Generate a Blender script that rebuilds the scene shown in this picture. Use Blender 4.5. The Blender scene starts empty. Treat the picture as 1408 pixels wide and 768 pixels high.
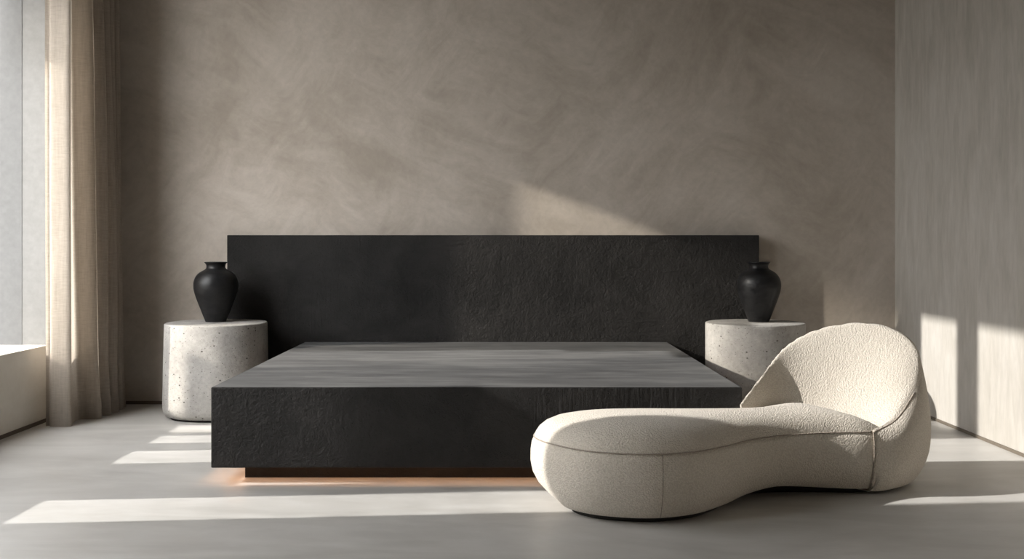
import bpy, bmesh, math, random
from mathutils import Vector, Matrix
random.seed(4)
S = bpy.context.scene
C = S.collection
PI = math.pi

# ------------------------------------------------------------------ helpers
def link(name, me, mats, parent=None, smooth=False):
    o = bpy.data.objects.new(name, me)
    C.objects.link(o)
    for m in (mats if isinstance(mats, (list, tuple)) else [mats]):
        me.materials.append(m)
    if parent: o.parent = parent
    if smooth:
        for p in me.polygons: p.use_smooth = True
    return o

def obj(name, bm, mats, parent=None, smooth=False):
    me = bpy.data.meshes.new(name)
    bm.to_mesh(me); bm.free()
    return link(name, me, mats, parent, smooth)

def grid_mesh(name, rows, mats, parent=None, close_u=False, caps=False, smooth=True, flip=False):
    """rows: list of rings (lists of points). close_u joins the last point of a ring to its first."""
    n = len(rows[0]); vs = [tuple(p) for r in rows for p in r]; fs = []
    for i in range(len(rows) - 1):
        for j in range(n if close_u else n - 1):
            k = (j + 1) % n
            f = (i*n + j, i*n + k, (i+1)*n + k, (i+1)*n + j)
            fs.append(tuple(reversed(f)) if flip else f)
    if caps:
        a = tuple(range(n)); b = tuple((len(rows)-1)*n + j for j in range(n))
        fs.append(a if flip else tuple(reversed(a))); fs.append(tuple(reversed(b)) if flip else b)
    me = bpy.data.meshes.new(name)
    me.from_pydata(vs, [], fs); me.update()
    bm = bmesh.new(); bm.from_mesh(me)
    bmesh.ops.remove_doubles(bm, verts=bm.verts, dist=1e-5)
    bmesh.ops.recalc_face_normals(bm, faces=bm.faces)
    bm.to_mesh(me); bm.free()
    return link(name, me, mats, parent, smooth)

def add_box(bm, x0, x1, y0, y1, z0, z1):
    m = Matrix.Translation(((x0+x1)/2, (y0+y1)/2, (z0+z1)/2)) @ Matrix.Diagonal((x1-x0, y1-y0, z1-z0, 1))
    return bmesh.ops.create_cube(bm, size=1, matrix=m)['verts']

def boxes(name, bs, mats, parent=None, bev=0):
    bm = bmesh.new()
    for b in bs: add_box(bm, *b)
    if bev: bmesh.ops.bevel(bm, geom=list(bm.edges), offset=bev, segments=3, affect='EDGES', profile=.6)
    return obj(name, bm, mats, parent)

def struct(o):
    o['kind'] = 'structure'; return o

def tag(o, label, cat, group=None):
    o['label'] = label; o['category'] = cat
    if group: o['group'] = group
    return o

def thing(name, label, cat, loc=(0, 0, 0), group=None):
    o = bpy.data.objects.new(name, None); C.objects.link(o); o.location = loc
    o.empty_display_size = .1
    return tag(o, label, cat, group)

def catmull(pts, n, closed=False):
    P = [Vector(p) for p in pts]; out = []; m = len(P)
    segs = m if closed else m - 1
    for i in range(segs):
        if closed: a, b, c, d = P[(i-1) % m], P[i], P[(i+1) % m], P[(i+2) % m]
        else: a, b, c, d = P[max(i-1, 0)], P[i], P[i+1], P[min(i+2, m-1)]
        for k in range(n):
            t = k/n
            out.append(.5*((2*b) + (c-a)*t + (2*a-5*b+4*c-d)*t*t + (3*b-a-3*c+d)*t**3))
    if not closed: out.append(P[-1].copy())
    return out

def resample(pts, n, closed=False):
    P = list(pts) + ([pts[0]] if closed else [])
    L = [0]
    for a, b in zip(P, P[1:]): L.append(L[-1] + (b-a).length)
    out = []; j = 0
    for k in range(n):
        d = L[-1]*k/(n if closed else n-1)
        while j < len(L)-2 and L[j+1] < d: j += 1
        t = (d-L[j])/max(L[j+1]-L[j], 1e-9)
        out.append(P[j].lerp(P[j+1], min(t, 1)))
    return out

def tube(name, pts, r, mat, parent, k=6):
    rows = []
    for i, p in enumerate(pts):
        t = (pts[min(i+1, len(pts)-1)] - pts[max(i-1, 0)]).normalized()
        u = t.cross(Vector((0, 0, 1)))
        if u.length < 1e-3: u = t.cross(Vector((0, 1, 0)))
        u.normalize(); w = t.cross(u)
        rows.append([p + u*r*math.cos(2*PI*a/k) + w*r*math.sin(2*PI*a/k) for a in range(k)])
    return grid_mesh(name, rows, mat, parent, close_u=True, caps=True)

def sstep(a, b, x):
    t = min(max((x-a)/(b-a), 0), 1); return t*t*(3-2*t)

# ------------------------------------------------------------------ materials
class NT:
    def __init__(s, name):
        s.m = bpy.data.materials.new(name); s.m.use_nodes = True
        s.t = s.m.node_tree; s.b = s.t.nodes['Principled BSDF']
        s.out = s.t.nodes['Material Output']
        s.co = s.n('ShaderNodeTexCoord').outputs['Object']
    def n(s, kind, **kw):
        x = s.t.nodes.new(kind)
        for k, v in kw.items(): setattr(x, k, v)
        return x
    def l(s, a, b): s.t.links.new(a, b)
    def mapping(s, scale=(1, 1, 1), rot=(0, 0, 0), src=None):
        if any(rot):
            r = s.n('ShaderNodeMapping'); r.inputs['Rotation'].default_value = rot
            s.l(src or s.co, r.inputs['Vector']); src = r.outputs[0]; rot = (0, 0, 0)
        m = s.n('ShaderNodeMapping'); m.inputs['Scale'].default_value = scale; m.inputs['Rotation'].default_value = rot
        s.l(src or s.co, m.inputs['Vector']); return m.outputs[0]
    def noise(s, scale, detail=6, rough=.55, dist=0, vec=None):
        x = s.n('ShaderNodeTexNoise'); x.inputs['Scale'].default_value = scale; x.inputs['Detail'].default_value = detail
        x.inputs['Roughness'].default_value = rough; x.inputs['Distortion'].default_value = dist
        s.l(vec or s.co, x.inputs['Vector']); return x.outputs['Fac']
    def voro(s, scale, feature='F1', vec=None, out='Distance', rnd=1):
        x = s.n('ShaderNodeTexVoronoi', feature=feature); x.inputs['Scale'].default_value = scale
        x.inputs['Randomness'].default_value = rnd
        s.l(vec or s.co, x.inputs['Vector']); return x.outputs[out]
    def ramp(s, fac, stops, interp='LINEAR'):
        r = s.n('ShaderNodeValToRGB'); r.color_ramp.interpolation = interp
        e = r.color_ramp.elements
        while len(e) < len(stops): e.new(.5)
        for x, (p, c) in zip(e, stops):
            x.position = p; x.color = (c, c, c, 1) if isinstance(c, (int, float)) else (*c, 1)
        s.l(fac, r.inputs[0]); return r.outputs[0]
    def mix(s, fac, a, b, mode='MIX'):
        x = s.n('ShaderNodeMix', data_type='RGBA', blend_type=mode)
        for sock, v in ((x.inputs[0], fac), (x.inputs[6], a), (x.inputs[7], b)):
            if isinstance(v, (int, float)): sock.default_value = v
            elif isinstance(v, tuple): sock.default_value = (*v, 1)
            else: s.l(v, sock)
        return x.outputs[2]
    def math(s, op, a, b=0.0):
        x = s.n('ShaderNodeMath', operation=op)
        for sock, v in ((x.inputs[0], a), (x.inputs[1], b)):
            if isinstance(v, (int, float)): sock.default_value = v
            else: s.l(v, sock)
        return x.outputs[0]
    def bump(s, h, strength, dist, normal=None):
        x = s.n('ShaderNodeBump'); x.inputs['Strength'].default_value = strength; x.inputs['Distance'].default_value = dist
        s.l(h, x.inputs['Height'])
        if normal: s.l(normal, x.inputs['Normal'])
        s.l(x.outputs[0], s.b.inputs['Normal']); return x.outputs[0]
    def done(s, color=None, rough=None, spec=None, **kw):
        for k, v in (('Base Color', color), ('Roughness', rough), ('Specular IOR Level', spec), *kw.items()):
            if v is None: continue
            if isinstance(v, (int, float)): s.b.inputs[k].default_value = v
            elif isinstance(v, tuple): s.b.inputs[k].default_value = (*v, 1)
            else: s.l(v, s.b.inputs[k])
        return s.m

def mat_plaster(name, dark, mid, light, vertical=False):
    t = NT(name)
    if vertical:
        strokes = t.noise(1, 6, .6, .5, t.mapping((14, 11, 2.6)))
        fine = t.noise(1, 5, .6, .3, t.mapping((60, 40, 9)))
        cloud = t.noise(1.1, 4, .5)
    else:
        warp = t.n('ShaderNodeTexNoise'); warp.inputs['Scale'].default_value = 1.1; warp.inputs['Detail'].default_value = 2
        t.l(t.co, warp.inputs['Vector'])
        sub = t.n('ShaderNodeVectorMath', operation='SUBTRACT'); t.l(warp.outputs['Color'], sub.inputs[0]); sub.inputs[1].default_value = (.5, .5, .5)
        sc = t.n('ShaderNodeVectorMath', operation='SCALE'); t.l(sub.outputs[0], sc.inputs[0]); sc.inputs['Scale'].default_value = .35
        ad = t.n('ShaderNodeVectorMath', operation='ADD'); t.l(t.co, ad.inputs[0]); t.l(sc.outputs[0], ad.inputs[1])
        wv = ad.outputs[0]
        s1 = t.noise(1, 7, .6, .6, t.mapping((2.6, 1, 9), (0, .95, 0), wv))
        s2 = t.noise(1, 7, .6, .6, t.mapping((2.4, 1, 8), (0, -.5, 0), wv))
        pick = t.ramp(t.noise(2.2, 2), [(.46, 0.0), (.54, 1.0)])
        strokes = t.mix(pick, s1, s2)
        fine = t.noise(26, 6, .65, .4, wv)
        cloud = t.noise(.9, 6, .6, .5)
    c = t.ramp(t.mix(.40 if not vertical else .5, cloud, strokes), [(.36, dark), (.5, mid), (.63, light)])
    c = t.mix(.10, c, t.ramp(fine, [(.3, 0.12), (.7, .75)]), 'OVERLAY')
    t.bump(t.mix(.35, strokes, fine), .10, .012)
    return t.done(c, t.ramp(strokes, [(.3, .78), (.7, .62)]), .25)

M = {}
M['wall'] = mat_plaster('back_wall_plaster', (.37, .325, .275), (.455, .405, .35), (.53, .48, .425))
M['wall_side'] = mat_plaster('side_wall_plaster', (.41, .382, .338), (.475, .446, .402), (.535, .508, .466), True)
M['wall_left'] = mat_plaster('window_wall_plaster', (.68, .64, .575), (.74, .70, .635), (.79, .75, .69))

def mat_floor():
    t = NT('floor_microcement')
    a = t.noise(1, 7, .6, .8, t.mapping((1.1, 3.0, 1)))
    b = t.noise(1, 6, .6, .4, t.mapping((5, 13, 1), (0, 0, .12)))
    c = t.noise(.55, 3, .5)
    col = t.ramp(t.mix(.4, a, c), [(.35, (.45, .436, .412)), (.5, (.55, .535, .51)), (.66, (.65, .635, .61))])
    col = t.mix(.12, col, t.ramp(b, [(.3, .15), (.7, .8)]), 'OVERLAY')
    t.bump(t.mix(.5, a, b), .16, .006)
    return t.done(col, t.ramp(b, [(.3, .36), (.7, .52)]), .35)
M['floor'] = mat_floor()

def mat_black(name, c0, c1, pits=True, bstr=.75):
    t = NT(name)
    a = t.noise(4.5, 8, .62, .6)
    b = t.noise(64, 6, .65, .3)
    cl = t.noise(1.6, 4, .55)
    scr = t.noise(1, 5, .6, 1.2, t.mapping((3, 3, 26)))
    scr_m = t.ramp(t.noise(1.7, 3), [(.55, 0.0), (.68, 1.0)])
    scr2 = t.noise(1, 5, .6, 1.2, t.mapping((24, 24, 3)))
    scr2_m = t.ramp(t.noise(1.3, 3, vec=t.mapping((1, 1, .6), (0, 0, 1.0))), [(.56, 0.0), (.66, 1.0)])
    col = t.ramp(t.mix(.5, a, cl), [(.33, c0), (.64, c1)])
    h = t.mix(.4, t.mix(.5, a, b), t.noise(17, 6, .65, .8))
    h = t.mix(t.math('MULTIPLY', scr_m, .5), h, scr)
    h = t.mix(t.math('MULTIPLY', scr2_m, .45), h, scr2)
    if pits:
        v = t.n('ShaderNodeTexVoronoi'); v.inputs['Scale'].default_value = 58; t.l(t.co, v.inputs['Vector'])
        sep = t.n('ShaderNodeSeparateColor'); t.l(v.outputs['Color'], sep.inputs[0])
        keep = t.math('GREATER_THAN', sep.outputs[0], .62)
        pit = t.math('MULTIPLY', t.ramp(v.outputs['Distance'], [(.07, 1.0), (.17, 0.0)]), keep)
        h = t.mix(pit, h, (0, 0, 0))
        col = t.mix(t.math('MULTIPLY', pit, .7), col, (.006, .006, .006))
    t.bump(h, bstr, .036)
    return t.done(col, .72, .22)
M['black'] = mat_black('black_concrete', (.009, .0086, .0084), (.026, .0245, .0235))
M['black_low'] = mat_black('plinth_black', (.012, .011, .01), (.02, .018, .017), False)

def mat_top():  # same black slab, with the sun's brightening put into a lighter base colour
    t = NT('platform_top_brushed_sunlit')
    a = t.noise(1, 7, .6, .7, t.mapping((1.6, 9, 4)))
    b = t.noise(1, 6, .65, .5, t.mapping((5, 24, 10), (0, 0, .1)))
    c = t.noise(.9, 4, .5)
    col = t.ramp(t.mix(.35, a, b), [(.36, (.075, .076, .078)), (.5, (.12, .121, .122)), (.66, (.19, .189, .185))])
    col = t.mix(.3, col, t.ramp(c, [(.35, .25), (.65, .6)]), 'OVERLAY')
    t.bump(t.mix(.5, a, b), .25, .008)
    return t.done(col, .55, .4)
M['top'] = mat_top()

def mat_concrete():
    t = NT('pitted_grey_concrete')
    a = t.noise(3.2, 7, .6, .4)
    b = t.noise(45, 6, .7)
    col = t.ramp(a, [(.33, (.33, .317, .30)), (.5, (.405, .391, .37)), (.66, (.49, .475, .45))])
    col = t.mix(.25, col, t.ramp(b, [(.3, .2), (.7, .75)]), 'OVERLAY')
    h = b
    for sc, th, lo, hi, k in ((30, .74, .10, .20, 1.0), (62, .72, .10, .24, .8), (110, .70, .1, .28, .55)):
        v = t.n('ShaderNodeTexVoronoi'); v.inputs['Scale'].default_value = sc; t.l(t.mapping((1, 1, 1.3)), v.inputs['Vector'])
        sep = t.n('ShaderNodeSeparateColor'); t.l(v.outputs['Color'], sep.inputs[0])
        keep = t.math('GREATER_THAN', sep.outputs[0], th)
        pit = t.math('MULTIPLY', t.math('MULTIPLY', t.ramp(v.outputs['Distance'], [(lo, 1.0), (hi, 0.0)]), keep), k)
        col = t.mix(pit, col, (.075, .068, .06))
        h = t.mix(pit, h, (0, 0, 0))
    t.bump(h, .35, .01)
    return t.done(col, .75, .25)
M['concrete'] = mat_concrete()

def mat_boucle(name, c0, c1):
    t = NT(name)
    wn = t.noise(9, 3)
    v = t.voro(165, 'F1')
    n = t.noise(260, 4, .7)
    big = t.noise(3, 4, .5)
    col = t.ramp(t.mix(.3, v, big), [(.2, c1), (.65, c0)])
    h = t.math('ADD', t.math('MULTIPLY', t.math('SUBTRACT', 1.0, v), 1.0), t.math('MULTIPLY', n, .5))
    t.bump(h, .6, .005)
    return t.done(col, .95, .1, **{'Sheen Weight': .25, 'Sheen Roughness': .5})
M['boucle'] = mat_boucle('cream_boucle', (.63, .57, .49), (.79, .73, .64))
M['piping'] = mat_boucle('boucle_piping', (.34, .29, .235), (.46, .395, .325))

def mat_curtain():
    t = NT('linen_curtain')
    w = t.n('ShaderNodeTexWave', wave_type='BANDS', bands_direction='Z'); w.inputs['Scale'].default_value = 120; w.inputs['Distortion'].default_value = 2
    t.l(t.co, w.inputs['Vector'])
    n = t.noise(1, 5, .65, .2, t.mapping((90, 90, 7)))
    n2 = t.noise(1, 5, .65, .2, t.mapping((20, 20, 160)))
    col = t.ramp(t.mix(.5, n, n2), [(.34, (.40, .352, .30)), (.66, (.55, .50, .44))])
    t.bump(t.mix(.5, n, t.mix(.5, n2, w.outputs['Fac'])), .3, .004)
    m = t.done(col, .9, .1)
    tr = t.n('ShaderNodeBsdfTranslucent'); t.l(col, tr.inputs[0])
    mx = t.n('ShaderNodeMixShader'); mx.inputs[0].default_value = .42
    t.l(t.b.outputs[0], mx.inputs[1]); t.l(tr.outputs[0], mx.inputs[2]); t.l(mx.outputs[0], t.out.inputs[0])
    return m
M['curtain'] = mat_curtain()

def mat_vase():
    t = NT('matte_black_ceramic')
    a = t.noise(14, 6, .6, .8, t.mapping((1, 1, 2.2)))
    rings = t.noise(1, 3, .5, .3, t.mapping((5, 5, 55)))
    b = t.noise(120, 3)
    col = t.ramp(a, [(.35, (.006, .006, .0065)), (.7, (.016, .016, .017))])
    t.bump(t.math('ADD', t.mix(.5, a, rings), t.math('MULTIPLY', b, .12)), .30, .008)
    return t.done(col, t.ramp(a, [(.3, .36), (.7, .48)]), .32)
M['vase'] = mat_vase()

def mat_plain(name, col, rough=.6, **kw):
    t = NT(name)
    n = t.noise(30, 4)
    c = t.mix(.15, col, t.ramp(n, [(.3, .2), (.7, .7)]), 'OVERLAY')
    return t.done(c, rough, .3, **kw)
M['gap'] = mat_plain('shadow_gap_dark', (.13, .103, .08))
M['gap_light'] = mat_plain('baseboard_shade_brown', (.16, .135, .105))
M['frame'] = mat_plain('window_frame_grey', (.58, .58, .57))
M['liner'] = mat_plain('reveal_liner_darkened', (.185, .184, .18), .8)  # liner colours lowered to tone down the strong sky on the reveal
M['liner_dark'] = mat_plain('window_liner_grey', (.132, .133, .134), .8)
M['dark_foot'] = mat_plain('dark_foot', (.03, .027, .024))
M['ceiling'] = mat_plain('ceiling_plaster', (.17, .15, .125), .9)
M['rear'] = mat_plaster('rear_wall_plaster', (.10, .085, .07), (.13, .11, .09), (.16, .14, .12))
t = NT('warm_led')
M['led'] = t.done((1, .6, .3), .5, .2, **{'Emission Color': (1.0, .52, .26), 'Emission Strength': 9.0})

# ------------------------------------------------------------------ room
XL, XR, YB, H = -2.6, 2.44, 6.57, 3.95
XO = -2.9               # outer window plane
YF = -1.6               # wall behind the viewer
HEAD, SILL = 3.46, .43
YJ = 5.95               # far jamb of the main window

struct(boxes('floor', [(XO-.1, XR+.2, YF-.1, YB+.2, -.12, 0)], M['floor']))
struct(boxes('ceiling', [(XO-.1, XR+.2, YF-.1, YB+.2, H, H+.12)], M['ceiling']))
struct(boxes('wall_back', [(XO, XR+.2, YB, YB+.2, 0, H)], M['wall']))
struct(boxes('wall_right', [(XR, XR+.2, YF, YB, 0, H)], M['wall_side']))
struct(boxes('wall_front', [(XO, XR+.2, YF-.1, YF, 0, H)], M['rear']))
W2a, W2b = 2.0, 2.95    # second window, beside the viewer
struct(boxes('wall_left', [
    (XO, XL, YF, YB, 0, SILL),
    (XO, XL, YF, YB, HEAD, H),
    (XO, XL, YJ, YB, SILL, HEAD),
    (XO, XL, W2b, 3.45, SILL, HEAD),
    (XO, XL, YF, W2a, SILL, HEAD)], M['wall_left']))
# main window: unseen grey posts and added panels, shaped to cut the incoming light
x0, x1 = XO-.005, XO+.02
fr = []
fr.append((x0, x1, 3.45, 3.66, SILL, HEAD)); fr.append((x0, x1, 4.0, 4.2, SILL, 1.9))
for a, b in ((4.2, 4.69), (4.98, 5.18), (5.385, 5.49)): fr.append((x0, x1, a, b, SILL, .95))  # low blocks added to shape the floor stripes
fr.append((x0, x1, 4.96, 5.22, 2.6, HEAD))
fr.append((x0, x1, 5.22, 5.58, 2.455, 2.86)); fr.append((x0, x1, 5.58, 5.73, 2.15, 2.86))  # panels added to cut the spot's wedge and keep sun off the drum
struct(boxes('window_1_light_blockers', fr, M['frame']))
struct(boxes('trim_1', [(XO, -2.75, YJ-.004, YJ, SILL, HEAD)], M['liner_dark']))
struct(boxes('trim_2', [(-2.75, XL, YJ-.002, YJ, SILL, HEAD)], M['liner']))  # added over the reveal to darken it against the sky
fr = [(x0, x1, W2a, W2b, SILL, SILL+.06), (x0, x1, W2a, W2b, HEAD-.06, HEAD)]
for y in (W2a, W2b-.06): fr.append((x0, x1, y, y+.06, SILL, HEAD))
struct(boxes('window_2', fr, M['frame']))
# baseboards: thin strips with the shade of recessed gaps put into their colour
struct(boxes('baseboard_shade_back', [(XL, XR, YB-.006, YB, 0, .020)], M['gap']))
struct(boxes('baseboard_shade_left', [(XL, XL+.006, YF, YB-.006, 0, .020)], M['gap']))
struct(boxes('baseboard_shade_right', [(XR-.006, XR, YF, YB-.006, 0, .016)], M['gap_light']))

# ------------------------------------------------------------------ platform bed
bed = thing('platform_bed', 'long low black concrete platform bed with wide headboard slab against the back wall', 'bed', (-.12, 5.4, 0))
def W(o, root):    # child geometry is written in world space
    o.matrix_parent_inverse = Matrix.Translation(root.location).inverted(); return o
PX0, PX1, PY0, PY1, PZ0, PZ1 = -1.238, .989, 4.39, 6.435, .064, .402
def slab():
    bm = bmesh.new(); add_box(bm, PX0, PX1, PY0, PY1, PZ0, PZ1)
    bmesh.ops.bevel(bm, geom=list(bm.edges), offset=.005, segments=3, affect='EDGES', profile=.5)
    bm.faces.ensure_lookup_table()
    bot = min(bm.faces, key=lambda f: f.calc_center_median().z + (0 if f.calc_area() > 1 else 9))
    r = bmesh.ops.inset_region(bm, faces=[bot], thickness=.02)
    bmesh.ops.translate(bm, verts=list(bot.verts), vec=(0, 0, .036))
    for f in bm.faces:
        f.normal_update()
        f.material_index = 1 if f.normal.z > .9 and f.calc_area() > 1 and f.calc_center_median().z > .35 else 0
    return bm
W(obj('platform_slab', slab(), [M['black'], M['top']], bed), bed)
W(boxes('recessed_plinth', [(-1.122, .87, 4.50, 6.435, 0, .1)], M['black_low'], bed), bed)
W(boxes('headboard', [(-1.717, 1.556, 6.44, 6.566, 0, 1.058)], M['black'], bed, .005), bed)
W(boxes('light_strip', [(-1.205, .955, 4.422, 4.434, .092, .099), (-1.205, -1.193, 4.434, 6.3, .092, .099), (.943, .955, 4.434, 6.3, .092, .099)], M['led'], bed), bed)

# ------------------------------------------------------------------ side tables
def drum_table(label, cx, cy, rx_top, rx_bot, n, h=.545):
    root = thing('side_table', label, 'side table', (cx, cy, 0), 'pitted concrete drum tables beside the bed')
    N = 96
    def ring(r, z, ox=0):
        out = []
        for k in range(N):
            a = 2*PI*k/N; c, s = math.cos(a), math.sin(a)
            q = (abs(c)**n + abs(s)**n)**(-1/n)
            out.append(Vector((ox + r*q*c, r*q*s*.985, z)))
        return out
    prof = [(rx_bot-.05, .010), (rx_bot-.035, .012), (rx_bot-.015, .022), (rx_bot-.004, .042), (rx_bot, .07)]
    for k in range(1, 13):
        f = k/12; prof.append((rx_bot + (rx_top-rx_bot)*f, .07 + (h-.07-.008)*f))
    prof += [(rx_top-.001, h-.004), (rx_top-.004, h-.001), (rx_top-.008, h), (rx_top*.6, h), (.02, h)]
    grid_mesh('drum', [ring(r, z) for r, z in prof], M['concrete'], root, close_u=True, caps=True)
    grid_mesh('foot', [ring(rx_bot-.045, 0), ring(rx_bot-.045, .014)], M['dark_foot'], root, close_u=True, caps=True)
    return root
drum_table('pitted grey concrete drum side table left of the bed, near the curtain', -1.697, 6.135, .288, .298, 2.25)
drum_table('pitted grey concrete drum side table right of the bed, behind the cream chaise', 1.458, 6.135, .287, .287, 2.0)

# ------------------------------------------------------------------ vases
def vase(name, label, cx, cy, rot, wob):
    z0 = .545
    prof = [(0, .0), (.055, .0), (.060, .003), (.066, .02), (.083, .065), (.101, .115), (.117, .162), (.126, .198), (.1285, .226),
            (.126, .250), (.117, .276), (.100, .299), (.080, .313), (.066, .321), (.0575, .329), (.0545, .338), (.055, .348), (.058, .356),
            (.063, .362), (.066, .3655), (.066, .3685), (.062, .3695), (.057, .366), (.050, .352), (.048, .338), (.052, .325), (.09, .30), (.11, .25), (.0, .24)]
    prof = [(r, z*.955) for r, z in prof]
    pts = catmull([(r, 0, z) for r, z in prof], 4)
    N = 72; rows = []
    for p in pts:
        r = max(p.x, 0)
        ring = []
        for k in range(N):
            a = 2*PI*k/N
            rr = r*(1 + wob*math.sin(2*a + p.z*9)*min(1, r/.1) + wob*.6*math.sin(3*a - p.z*22))
            ring.append(Vector((rr*math.cos(a), rr*math.sin(a), p.z)))
        rows.append(ring)
    o = grid_mesh(name, rows, M['vase'], None, close_u=True)
    o.location = (cx, cy, z0); o.rotation_euler.z = rot
    tag(o, label, 'vase', 'black urn vases on the side tables')
    return o
vase('ceramic_vase', 'matte black urn vase on the left side table, in front of the headboard corner', -1.716, 6.19, .4, .006)
vase('ceramic_vase', 'matte black urn vase on the right side table, beyond the chaise backrest', 1.493, 6.19, 2.1, .004)

# ------------------------------------------------------------------ chaise longue
chaise = thing('chaise_longue', 'cream boucle kidney-shaped chaise longue with curved backrest in front of the platform', 'chaise longue', (.9, 4.2, 0))
OUT = [(.095, 4.05), (.135, 4.20), (.27, 4.30), (.5, 4.335), (.8, 4.335), (.985, 4.365), (1.13, 4.53), (1.3, 4.70), (1.5, 4.73),
       (1.65, 4.69), (1.74, 4.57), (1.74, 4.42), (1.66, 4.28), (1.56, 4.185), (1.44, 4.135), (1.28, 4.12), (1.1, 4.07), (.95, 3.98),
       (.82, 3.85), (.68, 3.74), (.5, 3.69), (.3, 3.745), (.16, 3.89)]
NC = 260
cont = resample(catmull([(x, y, 0) for x, y in OUT], 24, True), NC, True)
AX = resample(catmull([(.37, 4.03, 0), (.6, 4.03, 0), (.85, 4.12, 0), (1.1, 4.30, 0), (1.35, 4.43, 0), (1.6, 4.47, 0)], 20), 120)
idx = [min(range(120), key=lambda k: (AX[k]-c).length) for c in cont]
for _ in range(3):
    idx = [sum(idx[(i+d) % NC] for d in range(-7, 8))/15 for i in range(NC)]
axp = []
for f in idx:
    i = min(int(f), 118); axp.append(AX[i].lerp(AX[i+1], f-i))
def crease_f(p):
    d = (5.70 - (p.x+p.y))/1.414
    u = min(max(d/.17, 0), 1)
    return (1-(1-u)**2)**.5
def lift(p):      # the waist is arched off the floor
    w = math.exp(-((p.x-1.1)/.24)**2)*sstep(4.32, 4.05, p.y)
    return .03*w
def base_in(p):   # how far the foot is tucked under the bulge
    return .058 + .05*sstep(1.46, 1.62, p.x) + .06*sstep(.5, .1, p.x)*sstep(3.8, 4.05, p.y)
def at(i, inset, z):
    c, a = cont[i], axp[i]; L = (a-c).length
    p = c.lerp(a, min(inset/L, 1)); return Vector((p.x, p.y, z))
SEAM_IN, SEAM_Z = .014, .258
def low_profile(i):
    b = base_in(cont[i]); l = lift(cont[i])
    return [(b+.10, .016+l), (b+.02, .016+l), (b-.012, .024+l), (b*.55, .048+l*.9), (b*.25, .085+l*.7), (b*.07, .125+l*.45),
            (0, .165+l*.2), (.0005, .205), (.005, .236), (SEAM_IN, SEAM_Z)]
def top_profile(i):
    L = (axp[i]-cont[i]).length
    pr = [(SEAM_IN, SEAM_Z), (.021, .276), (.034, .297), (.057, .318), (.094, .337), (.15, .352)]
    z1, r1 = .352, .15
    for k in range(1, 8):
        f = k/7; pr.append((r1 + (L-r1)*f if L > r1 else r1, z1 + .020*(1-(1-f)**2)))
    return pr
DOME = [(0, .245), (.014, .258), (.021, .276), (.034, .297), (.057, .317), (.094, .334), (.15, .346), (.22, .355), (.32, .360), (.6, .362)]
def dome(d):
    for (a, za), (b, zb) in zip(DOME, DOME[1:]):
        if d <= b: return za + (zb-za)*(d-a)/(b-a)
    return DOME[-1][1]
def rows_from(profile, soften):
    P = [profile(i) for i in range(NC)]; rows = []
    for k in range(len(P[0])):
        ring = []
        for i in range(NC):
            ins, z = P[i][k]; p = at(i, ins, z)
            if soften and k > 0:
                d = min((p.x-c.x)**2 + (p.y-c.y)**2 for c in cont)**.5
                p.z = .252 + (dome(d)-.252)*crease_f(p)*(1 - .08*sstep(.45, .12, p.x))
            ring.append(p)
        rows.append(ring)
    return rows
base = W(grid_mesh('base', rows_from(low_profile, False), M['boucle'], chaise, close_u=True, caps=True), chaise)
seat = W(grid_mesh('seat_cushion', rows_from(top_profile, True), M['boucle'], chaise, close_u=True), chaise)
W(grid_mesh('plinth', [[at(i, base_in(cont[i])+.03+3*lift(cont[i]), 0) for i in range(NC)], [at(i, base_in(cont[i])+.03+3*lift(cont[i]), .02+lift(cont[i])) for i in range(NC)]],
            M['dark_foot'], chaise, close_u=True, caps=True), chaise)

# backrest: a shell swept round the right end
ST = [  # outer xy, ridge xyz, inner xyz
    ((.975, 4.338), (.965, 4.325, .342), (.99, 4.30, .28)),
    ((1.085, 4.475), (1.08, 4.455, .435), (1.08, 4.38, .27)),
    ((1.25, 4.685), (1.235, 4.63, .55), (1.17, 4.41, .26)),
    ((1.42, 4.77), (1.405, 4.705, .622), (1.25, 4.39, .25)),
    ((1.62, 4.79), (1.60, 4.71, .650), (1.32, 4.36, .25)),
    ((1.755, 4.70), (1.735, 4.645, .622), (1.37, 4.32, .25)),
    ((1.81, 4.54), (1.78, 4.53, .545), (1.41, 4.28, .25)),
    ((1.775, 4.375), (1.73, 4.41, .445), (1.435, 4.245, .25)),
    ((1.68, 4.245), (1.64, 4.30, .36), (1.45, 4.215, .25)),
    ((1.58, 4.16), (1.555, 4.215, .30), (1.455, 4.195, .25)),
    ((1.455, 4.133), (1.455, 4.150, .266), (1.45, 4.18, .24))]
NS = 8
oC = catmull([(*a, 0) for a, b, c in ST], NS); rC = catmull([b for a, b, c in ST], NS); iC = catmull([c for a, b, c in ST], NS)
cen = Vector((1.45, 4.45, 0))
sections = []; ridge = []; front_sec = None
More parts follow.
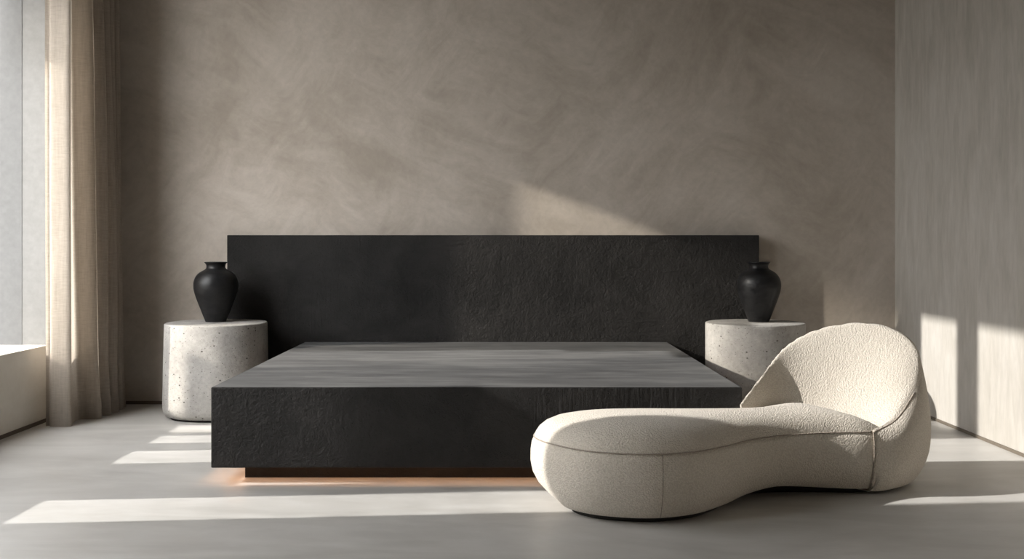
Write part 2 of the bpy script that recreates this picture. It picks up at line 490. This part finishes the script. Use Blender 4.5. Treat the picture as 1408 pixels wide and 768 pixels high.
for n_, (o_, r_, i_) in enumerate(zip(oC, rC, iC)):
    b_ = .115 - .052*sstep(.80, 1.0, n_/(len(oC)-1))
    inn = Vector((i_.x-o_.x, i_.y-o_.y, 0))
    if inn.length < .06: inn = (cen-o_); inn.z = 0
    inn.normalize()
    Hh = r_.z
    def P(ins, z): return Vector((o_.x+inn.x*ins, o_.y+inn.y*ins, z))
    zm = min(.22, Hh*.7)
    pts = [P(b_+.055, .016), P(b_, .016), P(b_*.76, .026), P(b_*.46, .058), P(b_*.20, .105), P(b_*.04, .16), P(0, zm+.02)]
    top_o = Vector((o_.x, o_.y, zm+.02))
    for f, g in ((.35, .10), (.65, .32), (.86, .62), (.96, .84)):
        pts.append(Vector((o_.x+(r_.x-o_.x)*g, o_.y+(r_.y-o_.y)*g, zm+.02+(Hh-.006-zm-.02)*f)))
    pts.append(r_.copy())
    for f, up in ((.08, .010), (.22, .018), (.42, .016), (.62, .004), (.80, -.010), (.93, -.012)):
        p = r_.lerp(i_, f); k = min(1, max(0, (Hh-.27)/.3)); p.z += up*k; pts.append(p)
    pts.append(i_.copy()); pts.append(i_ + Vector((0, 0, -.06)))
    sec = resample(catmull(pts, 5), 72)
    sections.append(sec); ridge.append(catmull(pts, 5)[10*5].copy())
    front_sec = catmull(pts, 5)
back = W(grid_mesh('backrest', sections, M['boucle'], chaise, caps=True), chaise)
# seams
def seam_pt(i):
    p = at(i, SEAM_IN-.001, SEAM_Z); return p
i0 = min(range(NC), key=lambda k: (cont[k]-Vector((.35, 4.318, 0))).length)
i1 = min(range(NC), key=lambda k: (cont[k]-Vector((1.45, 4.138, 0))).length)
# contour runs left end -> far side -> right -> front, so the visible seam runs backwards from the far left round the front
path = []; k = i0
while k != i1:
    path.append(seam_pt(k)); k = (k-1) % NC
path.append(seam_pt(i1))
tube('seat_piping', path, .0028, M['piping'], seat)
tube('side_seam', [p + Vector((-.002, -.0015, 0)) for p in front_sec[5:51]], .0022, M['piping'], base)
tube('backrest_piping', ridge[60:], .003, M['piping'], back)
iv = min(range(NC), key=lambda k: (cont[k]-Vector((.56, 3.695, 0))).length)
tube('front_seam', [at(iv, a-.0005, z) for a, z in low_profile(iv)[2:]], .0016, M['piping'], base)

# ------------------------------------------------------------------ curtain
cur = thing('curtain', 'floor-length beige linen curtain gathered at the end of the window', 'curtain', (-2.45, 6.0, 0))
PL = [(-2.530, 5.750), (-2.520, 5.768), (-2.507, 5.762), (-2.498, 5.740), (-2.45, 5.738), (-2.402, 5.742), (-2.396, 5.765), (-2.43, 5.86), (-2.455, 5.96), (-2.44, 5.985),
      (-2.39, 5.99), (-2.355, 6.0), (-2.345, 6.03), (-2.39, 6.07), (-2.44, 6.10), (-2.41, 6.115), (-2.345, 6.12), (-2.325, 6.145), (-2.37, 6.18), (-2.43, 6.21), (-2.40, 6.225),
      (-2.345, 6.23), (-2.325, 6.26), (-2.37, 6.29), (-2.44, 6.32), (-2.41, 6.335), (-2.355, 6.34), (-2.34, 6.365), (-2.38, 6.40), (-2.44, 6.43), (-2.41, 6.445), (-2.37, 6.45), (-2.36, 6.475), (-2.40, 6.51), (-2.45, 6.53)]
HC = 3.92
plan0 = resample(catmull([(x, y, 0) for x, y in PL], 14), 260)
def cur_pt(k, z):
    p = plan0[k].copy(); f = z/HC
    dx = -.058*sstep(0, 1, f)*sstep(5.80, 6.0, p.y)          # flares slightly towards the floor
    dx += .012*(1-sstep(0, .35, z))*sstep(5.8, 6.0, p.y)
    dx += .006*math.sin(z*2.1 + p.y*13)*sstep(5.80, 5.95, p.y)
    dy = .006*math.sin(z*1.7 + p.y*21) - .02*(1-sstep(0, .5, z))*sstep(6.2, 6.5, p.y)
    p.x += dx; p.y += dy; p.z = z
    return p
zs = [.003 + (HC-.003)*(k/40) for k in range(41)]
dr = W(grid_mesh('drape', [[cur_pt(k, z) for k in range(260)] for z in zs], M['curtain'], cur), cur)
def hem_row(z):
    out = []
    for k in range(260):
        a = cur_pt(max(k-1, 0), z); b = cur_pt(min(k+1, 259), z); t_ = (b-a).normalized()
        out.append(cur_pt(k, z) + Vector((t_.y, -t_.x, 0))*.003)
    return out
grid_mesh('hem', [hem_row(.002), hem_row(.06), hem_row(.115)], M['curtain'], dr)

# ------------------------------------------------------------------ light
def sun(name, d, strength, color, angle):
    l = bpy.data.lights.new(name, 'SUN'); l.energy = strength; l.color = color; l.angle = math.radians(angle)
    o = bpy.data.objects.new(name, l); C.objects.link(o)
    o.rotation_euler = Vector(d).to_track_quat('-Z', 'Y').to_euler(); o.location = (-6, 3, 5)
    return o
sun('sun_light', (1, .085, -.54), 5.7, (1, .965, .915), .6)
# added spot outside the window: a second, narrow shaft reaching the headboard
sp = bpy.data.lights.new('added_sun_shaft', 'SPOT'); sp.energy = 14000; sp.color = (1, .92, .80)
sp.shadow_soft_size = .16; sp.spot_blend = .2; sp.spot_size = 2*math.atan(1.3/16)
so = bpy.data.objects.new('added_sun_shaft', sp); C.objects.link(so)
d = Vector((1, .339, -.44)).normalized(); tgt = Vector((.55, 6.80, .03))
so.location = tgt - d*16; so.rotation_euler = d.to_track_quat('-Z', 'Y').to_euler()

w = bpy.data.worlds.new('sky'); S.world = w; w.use_nodes = True
bg = w.node_tree.nodes['Background']; bg.inputs[1].default_value = 6.4
wt = w.node_tree; wc = wt.nodes.new('ShaderNodeTexCoord'); ws = wt.nodes.new('ShaderNodeSeparateXYZ'); wr = wt.nodes.new('ShaderNodeValToRGB')
wt.links.new(wc.outputs['Generated'], ws.inputs[0]); wt.links.new(ws.outputs['Z'], wr.inputs[0]); wt.links.new(wr.outputs[0], bg.inputs[0])
mr = wt.nodes.new('ShaderNodeMapRange'); mr.inputs[1].default_value = -1; wt.links.new(ws.outputs['Z'], mr.inputs[0]); wt.links.new(mr.outputs[0], wr.inputs[0])
for e, (p, c) in zip([wr.color_ramp.elements[0], wr.color_ramp.elements[1], wr.color_ramp.elements.new(.5), wr.color_ramp.elements.new(.53)],
                     [(0, (.08, .075, .065)), (1, (1.1, 1.14, 1.2)), (.48, (.13, .125, .115)), (.60, (1.12, 1.12, 1.12))]):
    e.position = p; e.color = (*c, 1)
# sky brightened towards the front left, added to lift the back wall's left side
my = wt.nodes.new('ShaderNodeMapRange'); my.interpolation_type = 'SMOOTHSTEP'
for k, v in ((1, -.15), (2, -.8), (3, .72), (4, 2.1)): my.inputs[k].default_value = v
wt.links.new(ws.outputs['Y'], my.inputs[0])
mm = wt.nodes.new('ShaderNodeMath'); mm.operation = 'MULTIPLY'; mm.inputs[1].default_value = 6.4
wt.links.new(my.outputs[0], mm.inputs[0]); wt.links.new(mm.outputs[0], bg.inputs[1])
for nm, a, b in (('window_portal', 3.45, YJ), ('window_portal_near', W2a, W2b)):
    l = bpy.data.lights.new(nm, 'AREA'); l.shape = 'RECTANGLE'; l.size = b-a; l.size_y = HEAD-SILL
    l.cycles.is_portal = True
    o = bpy.data.objects.new(nm, l); C.objects.link(o); o.location = (XO-.03, (a+b)/2, (HEAD+SILL)/2)
    o.rotation_euler = Vector((1, 0, 0)).to_track_quat('-Z', 'Z').to_euler()

# ------------------------------------------------------------------ camera
cam = bpy.data.cameras.new('camera'); co = bpy.data.objects.new('camera', cam); C.objects.link(co)
co.location = (0, 0, 1.0); co.rotation_euler = (PI/2, 0, 0)
cam.sensor_width = 36; cam.lens = 1440/1408*36; cam.shift_x = 8/1408; cam.shift_y = -48/1408
cam.clip_start = .05
S.camera = co
S.view_settings.view_transform = 'Standard'; S.view_settings.look = 'None'
S.cycles.max_bounces = 10; S.cycles.diffuse_bounces = 6
